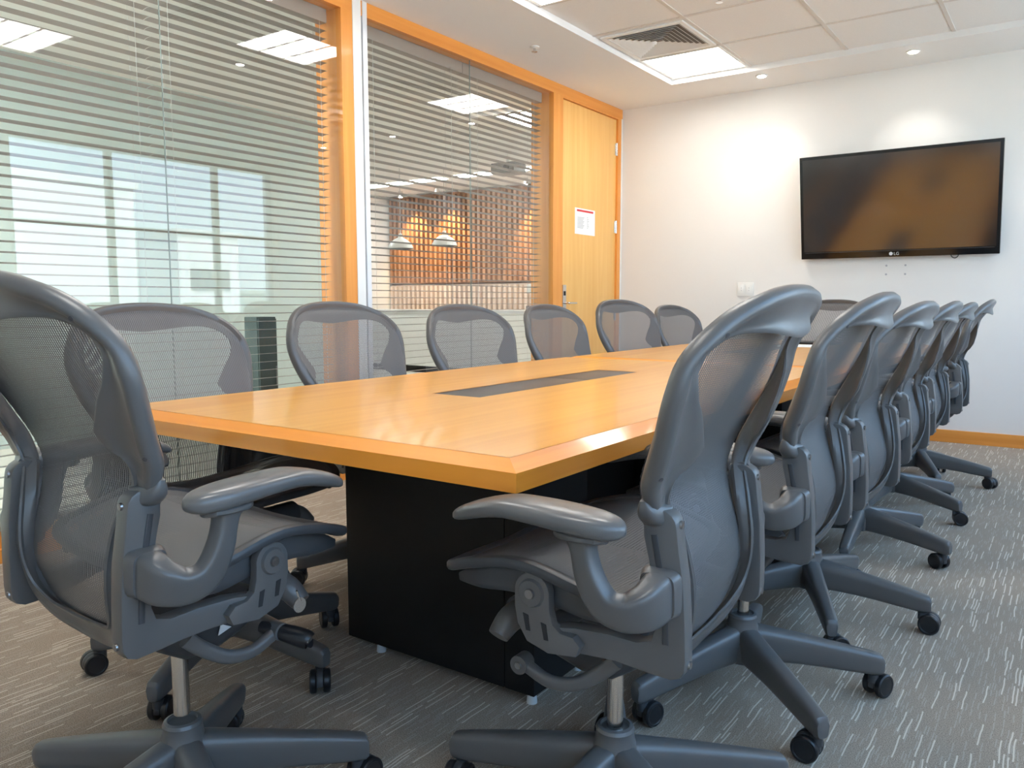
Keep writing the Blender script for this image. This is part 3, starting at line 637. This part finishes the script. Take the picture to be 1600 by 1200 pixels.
def rim_point(kf, s):
    i = int(kf); f = kf-i; P0, Q0 = [Vector(PP[i][j]).lerp(Vector(PP[i+1][j]), f) for j in (0, 1)]; t = (Vector(PP[i+1][0])-Vector(PP[i][0])).normalized()
    a = Q0-P0; a = (a-t*a.dot(t)).normalized(); n = t.cross(a).normalized()
    if n.y > 0: n = -n
    p = P0+a*.013+n*.0225; return (s*p.x, p.y, p.z), (s*n.x, n.y, n.z)
def arm_bracket(s):
    b = B(); sweep(b, [(s*.206, -.176, .571), (s*.232, -.177, .569), (s*.256, -.168, .559), (s*.273, -.142, .552), (s*.281, -.112, .565), (s*.286, -.092, .603), (s*.287, -.082, .645), (s*.287, -.079, .668)],
          [(0.050, 0.070), (0.046, 0.074), (0.042, 0.068), (0.036, 0.056), (0.034, 0.048), (0.034, 0.040), (0.034, 0.036), (0.046, 0.052)], up=(0, 0, 1), sub=5, p=4.5, n=24)
    sweep(b, [(s*.196, -.174, .573), (s*.200, -.174, .573), (s*.216, -.176, .573), (s*.230, -.176, .572)], [(0.062, 0.066), (0.068, 0.074), (0.066, 0.074), (0.056, 0.068)], up=(0, 0, 1), sub=2, p=5, n=20)
    return b
def arm_pad(s):
    b = B(); rings = []; y0, y1 = -.150, .165; n = 26
    for i in range(n+1):
        f = i/n; a = math.sin(PI*f); y = y0+(y1-y0)*(0.5-0.5*math.cos(PI*f))
        g = (y-y0)/(y1-y0)
        wd = 0.096-0.022*g; e = min(1, (1-abs(2*g-1)**7.0)); e2 = (1-abs(2*g-1)**9)**0.5*0.96
        hw = wd*max(0.02, (1-abs(2*g-1)**(3.2))**0.5); hh = 0.040*max(0.03, e2)*(1-0.30*g)
        cz = 0.6785+0.009*math.sin(g*PI*0.9)-0.022*max(0, g-0.60)**1.5*5 + 0.004*g
        cx = s*(.287-0.008*g)
        rings.append([Vector((cx+u, y, cz+v)) for u, v in sect(hw, hh, 3.0, 20)])
    ring_fill(b, rings); return b
def pad_base(s):
    b = B(); rings = []
    for g, k in ((0, .3), (.1, .8), (.4, 1), (.8, .8), (1, .3)):
        y = -.120+.085*g; rings.append([Vector((s*.287+u, y, .664+v)) for u, v in sect(.062*k, .016, 3, 16)])
    ring_fill(b, rings); return b
def pivot_plate(s):
    poly = []
    for i in range(13):
        a = R(-8+i*196/12); poly.append((.031+.033*math.cos(a), .541+.033*math.sin(a)))
    poly += [(-.003, .515), (-.008, .496), (-.022, .485), (-.045, .483), (-.058, .470), (-.050, .452), (.000, .446), (.040, .458), (.058, .485), (.064, .515)]
    b = B(); extrude_yz(b, poly, s*.234, s*.252, .003)
    cyl(b, (s*.252, .031, .541), (s*.257, .031, .541), .024, .021, n=28); return b
def plate_hole(s):
    b = B(); 
    for y, z in ((.042, .489), (.008, .480)):
        extrude_yz(b, [(y-.005, z+.014), (y+.005, z+.016), (y-.001, z-.012), (y-.009, z-.012)], s*.2515, s*.2528)
    return b
def mechanism():
    b = B()
    rings = []
    for y, hw, z0, z1 in ((-.085, .05, .395, .43), (-.06, .075, .350, .455), (-.02, .085, .325, .468), (.03, .095, .330, .472), (.08, .100, .350, .475), (.115, .10, .375, .470), (.135, .085, .40, .455)):
        rings.append([Vector((u, y, (z0+z1)/2+v)) for u, v in sect(hw*2, z1-z0, 4, 20)])
    ring_fill(b, rings)
    cyl(b, (-.205, .02, .470), (.205, .02, .470), .018, n=16)
    cyl(b, (-.135, .128, .448), (.135, .128, .448), .032, n=24)
    return b
def link(s):
    b = B(); sweep(b, [(s*.150, .112, .366), (s*.152, .095, .358), (s*.150, .055, .343), (s*.142, .010, .347), (s*.130, -.03, .372), (s*.125, -.06, .400)], [(.022, .024), (.022, .022), (.020, .024), (.020, .026), (.022, .028), (.02, .03)], sub=4, p=2.6, n=14)
    cyl(b, (s*.138, .112, .364), (s*.166, .112, .364), .017, n=20); return b
def tension_barrel():
    b = B(); sweep(b, [(.120, .098, .368), (.150, .110, .364), (.180, .124, .358), (.206, .137, .351), (.209, .1385, .350)], [(.022, .022), (.030, .030), (.036, .036), (.036, .036), (.030, .030)], sub=3, p=2, n=18); return b
def knob(s):
    b = B(); sweep(b, [(s*.12, .125, .452), (s*.150, .138, .440), (s*.168, .146, .422), (s*.176, .148, .414)], [(.05, .05), (.048, .048), (.042, .042), (.038, .038)], sub=4, p=2, n=18); return b
def leg():
    b = B(); rings = []
    for r_, w_, z0, z1 in ((.020, .060, .088, .184), (.05, .058, .087, .180), (.09, .054, .086, .172), (.14, .050, .083, .162), (.20, .047, .077, .149), (.26, .043, .069, .136), (.31, .040, .063, .124), (.338, .038, .060, .117), (.349, .036, .061, .113), (.355, .030, .066, .104)):
        h = z1-z0; rings.append([Vector((r_, u*(1.0 if v > 0 else 0.88), (z0+z1)/2+v)) for u, v in sect(w_, h, 3.4, 20)])
    ring_fill(b, rings); return b
def hub():
    b = B(); revolve(b, [(.030, .085), (.040, .088), (.050, .105), (.052, .135), (.046, .165), (.038, .185), (.036, .200), (.037, .206), (.034, .212), (.028, .214), (.0265, .208), (.018, .208)]); return b
def caster_body():
    b = B(); cyl(b, (0, 0, .045), (0, 0, .075), .008, n=12)
    poly = []
    for i in range(15):
        a = R(-10+i*200/14); poly.append((-.020+.030*math.cos(a), .0305+.030*math.sin(a)))
    poly += [(-.034, .026), (-.006, .026)]
    extrude_yz(b, poly, -.008, .008, .002); cyl(b, (0, 0, .04), (0, 0, .062), .013, n=14); return b
def wheel(s):
    b = B(); prof = [(.010, 0), (.027, 0), (.0305, .003), (.0305, .014), (.028, .0175), (.024, .0178), (.022, .0165), (.004, .0175)]
    rings = [[Vector((s*(.0085+h), -.020+r_*math.cos(2*PI*i/24), .0305+r_*math.sin(2*PI*i/24))) for i in range(24)] for r_, h in prof]
    ring_fill(b, rings); return b
UPPER = set()
def make_chair():
    t = bpy.data.objects.new('office_chair', None); C.objects.link(t); t.empty_display_size = 0.05
    P_, D_ = M['plastic'], M['plasticd']
    def up(name, bm, m, par=t, **k): o = obj(name, bm, m, par, **k); return o
    bf = up('back_frame', back_frame(), P_, angle=50)
    for s in (1, -1):
        for kf in (3.75, 8.35):
            pp_, nn_ = rim_point(kf, s); up('frame_screw', bolt(pp_, nn_, .0045, .002), M['slotc'], bf)
    up('back_mesh', back_weave(), M['weave'], angle=80)
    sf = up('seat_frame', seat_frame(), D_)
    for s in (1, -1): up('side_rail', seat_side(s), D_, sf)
    up('seat_mesh', seat_weave(), M['sweave'], angle=80)
    for s in (1, -1):
        u_ = up('upright', upright(s), P_); up('slot', slot(s), M['slotc'], u_); up('mounting_lug', lug(s), P_, u_)
        up('bolt', bolt((s*.196, -.1985, .676), (0, -1, 0)), M['bolt'], u_); up('bolt', bolt((s*.189, -.2130, .457), (0, -1, 0)), M['bolt'], u_)
        up('arm_bracket', arm_bracket(s), P_)
        ap = up('arm_pad', arm_pad(s), M['pad'], angle=50); up('pad_base', pad_base(s), P_, ap)
        pv = up('pivot_plate', pivot_plate(s), P_); up('bolt', bolt((s*.257, .031, .541), (s, 0, 0), .009, .004), M['bolt'], pv); up('plate_hole', plate_hole(s), M['darkgap'], pv)
        lk = up('tilt_link', link(s), P_); up('bolt', bolt((s*.166, .112, .364), (s, 0, 0), .007, .003), M['bolt'], lk)
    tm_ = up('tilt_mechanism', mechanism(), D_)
    b = B(); extrude_yz(b, [(.066, .392), (.092, .398), (.080, .412)], .1005, .1015); extrude_yz(b, [(.02, .372), (.048, .380), (.026, .392)], .098, .0995); up('warning_sticker', b, M['clabel'], tm_)
    for s in (1, -1): up('torsion_knob', knob(s), P_)
    tb_ = up('tension_barrel', tension_barrel(), M['wheel']); b = B(); cyl(b, (.2085, .138, .350), (.2115, .1395, .349), .011, n=20); up('end_cap', b, M['chrome'], tb_)
    tg = B(); cyl(tg, (.2535, .084, .446), (.2550, .084, .446), .0135, n=24); cyl(tg, (.2537, .086, .452), (.2543, .078, .474), .0022, n=8); up('tag_disc', tg, M['chrome'])
    b = B(); cyl(b, (0, 0, .20), (0, 0, .385), .0152, n=24); up('gas_cylinder', b, M['steel'])
    up('base_hub', hub(), P_)
    lb = None
    for k in range(5):
        lo = obj('base_leg', leg(), P_, t) if k == 0 else bpy.data.objects.new('base_leg', lb); 
        if k: C.objects.link(lo); lo.parent = t
        lb = lo.data; lo['k'] = k
    cbm = wm = None
    for k in range(5):
        co = obj('caster', caster_body(), M['plasticd'], t) if k == 0 else bpy.data.objects.new('caster', cbm)
        if k: C.objects.link(co); co.parent = t
        cbm = co.data; co['k'] = k
        if k == 0: ws = [obj('wheel', wheel(s), M['wheel'], co) for s in (1, -1)]; wm = [x.data for x in ws]
        else:
            for d_ in wm: x = bpy.data.objects.new('wheel', d_); C.objects.link(x); x.parent = co
    return t
def copy_tree(o, parent=None):
    c = o.copy(); C.objects.link(c); c.parent = parent
    for ch in list(o.children): copy_tree(ch, c)
    return c
BASE = ('base_leg', 'base_hub', 'caster')
def place(t, hx, hy, th, dz, phase, label, group, seed):
    rnd = random.Random(seed)
    t.location = (hx, hy, 0); rz = R(th-90); t.rotation_euler = (0, 0, rz)
    for ch in t.children:
        nm = ch.name.split('.')[0]
        if nm in ('base_leg', 'caster'):
            k = ch['k']; a = R(phase+72*k)-rz
            if nm == 'base_leg': ch.rotation_euler = (0, 0, a)
            else: ch.location = (.332*math.cos(a), .332*math.sin(a), 0); ch.rotation_euler = (0, 0, rnd.uniform(0, 2*PI))
        elif nm == 'base_hub': pass
        else: ch.location = (0, 0, dz)
    tag(t, label, 'office chair', group)
GR = 'grey mesh office chairs round the conference table'
CH = [
 (-0.673, 1.298, 181.8, 0.001, 45.7, 'grey mesh office chair nearest the camera in the right row, arm under the table corner'),
 (-0.662, 1.978, 180.8, -0.004, 30, 'second grey mesh office chair from the camera in the right row'),
 (-0.666, 2.632, 177.0, -0.024, 7, 'third grey mesh office chair from the camera in the right row'),
 (-0.682, 3.428, 179.0, -0.024, -14, 'fourth grey mesh office chair from the camera in the right row'),
 (-0.702, 4.218, 178.5, -0.029, -25, 'fifth grey mesh office chair from the camera, next to last in the right row'),
 (-0.682, 4.958, 180.8, -0.015, 5, 'last grey mesh office chair of the right row, closest to the television wall'),
 (-1.364, 0.838, 88.8, 0.025, 55.5, 'large grey mesh office chair at the near head of the table, filling the left foreground'),
 (-1.900, 1.315, 3.0, -0.027, 8, 'grey mesh office chair in the left row, half hidden behind the foreground chair'),
 (-2.030, 2.130, 0.0, -0.023, 20, 'grey mesh office chair in the left row standing before the white post'),
 (-2.015, 2.860, -4.0, -0.036, 46, 'third grey mesh office chair of the left row, before the right glass'),
 (-1.995, 3.570, 0.0, -0.037, 46, 'fourth grey mesh office chair of the left row, before the door lock'),
 (-1.970, 4.280, -11.0, -0.011, 56, 'fifth grey mesh office chair of the left row, slightly raised before the door hinges'),
 (-1.960, 5.040, -6.0, -0.046, 36, 'lowest grey mesh office chair, last in the left row against the far wall'),
 (-1.440, 5.760, -92.0, -0.010, 30, 'grey mesh office chair at the far head of the table, facing the camera'),
]
proto = make_chair()
for i, (hx, hy, th, dz, ph, lab) in enumerate(CH):
    c_ = proto if i == 0 else copy_tree(proto)
    if i == 0: trees = None
    place(c_, hx, hy, th, dz, ph, lab, GR, i*13+5)

# stickers and label cards on the two front chairs' levers are too small to matter

# ================================================================ STREET OUTSIDE THE WINDOWS
b = B(); box(b, XR+0.3, 140, -90, 120, -9.2, -9.0); struct('ground', b, M['street'])
def house(name, x0, x1, y0, y1, z1, label, m, rows):
    q = thing(name, label, 'building', ((x0+x1)/2, (y0+y1)/2, -9.0)); hx, hy = (x1-x0)/2, (y1-y0)/2; h = z1+9
    b = B(); box(b, -hx, hx, -hy, hy, 0, h); box(b, -hx-0.15, hx+0.15, -hy-0.15, hy+0.15, h, h+0.25); obj('wall', b, m, q)
    for z in rows:
        b = B(); box(b, -hx-0.03, -hx+0.02, -hy+0.6, hy-0.6, z+9, z+9+1.1); obj('window', b, M['housewin'], q)
house('apartment_building', 25, 34, 13.4, 18.4, 5.6, 'white flat roofed house across the street', M['housew'], (-4.0,))
house('apartment_building', 42, 52, 19, 60, 1.6, 'long low green grey building across the street', M['houseg'], (-3,))
house('apartment_building', 30, 40, 23.5, 27, 4.4, 'narrow pale block right of the white house across the street', M['housew'], (1.6, -2))
house('apartment_building', 26, 36, -30, 12.6, 0.9, 'long white building left of the white house across the street', M['housew'], (-3,))
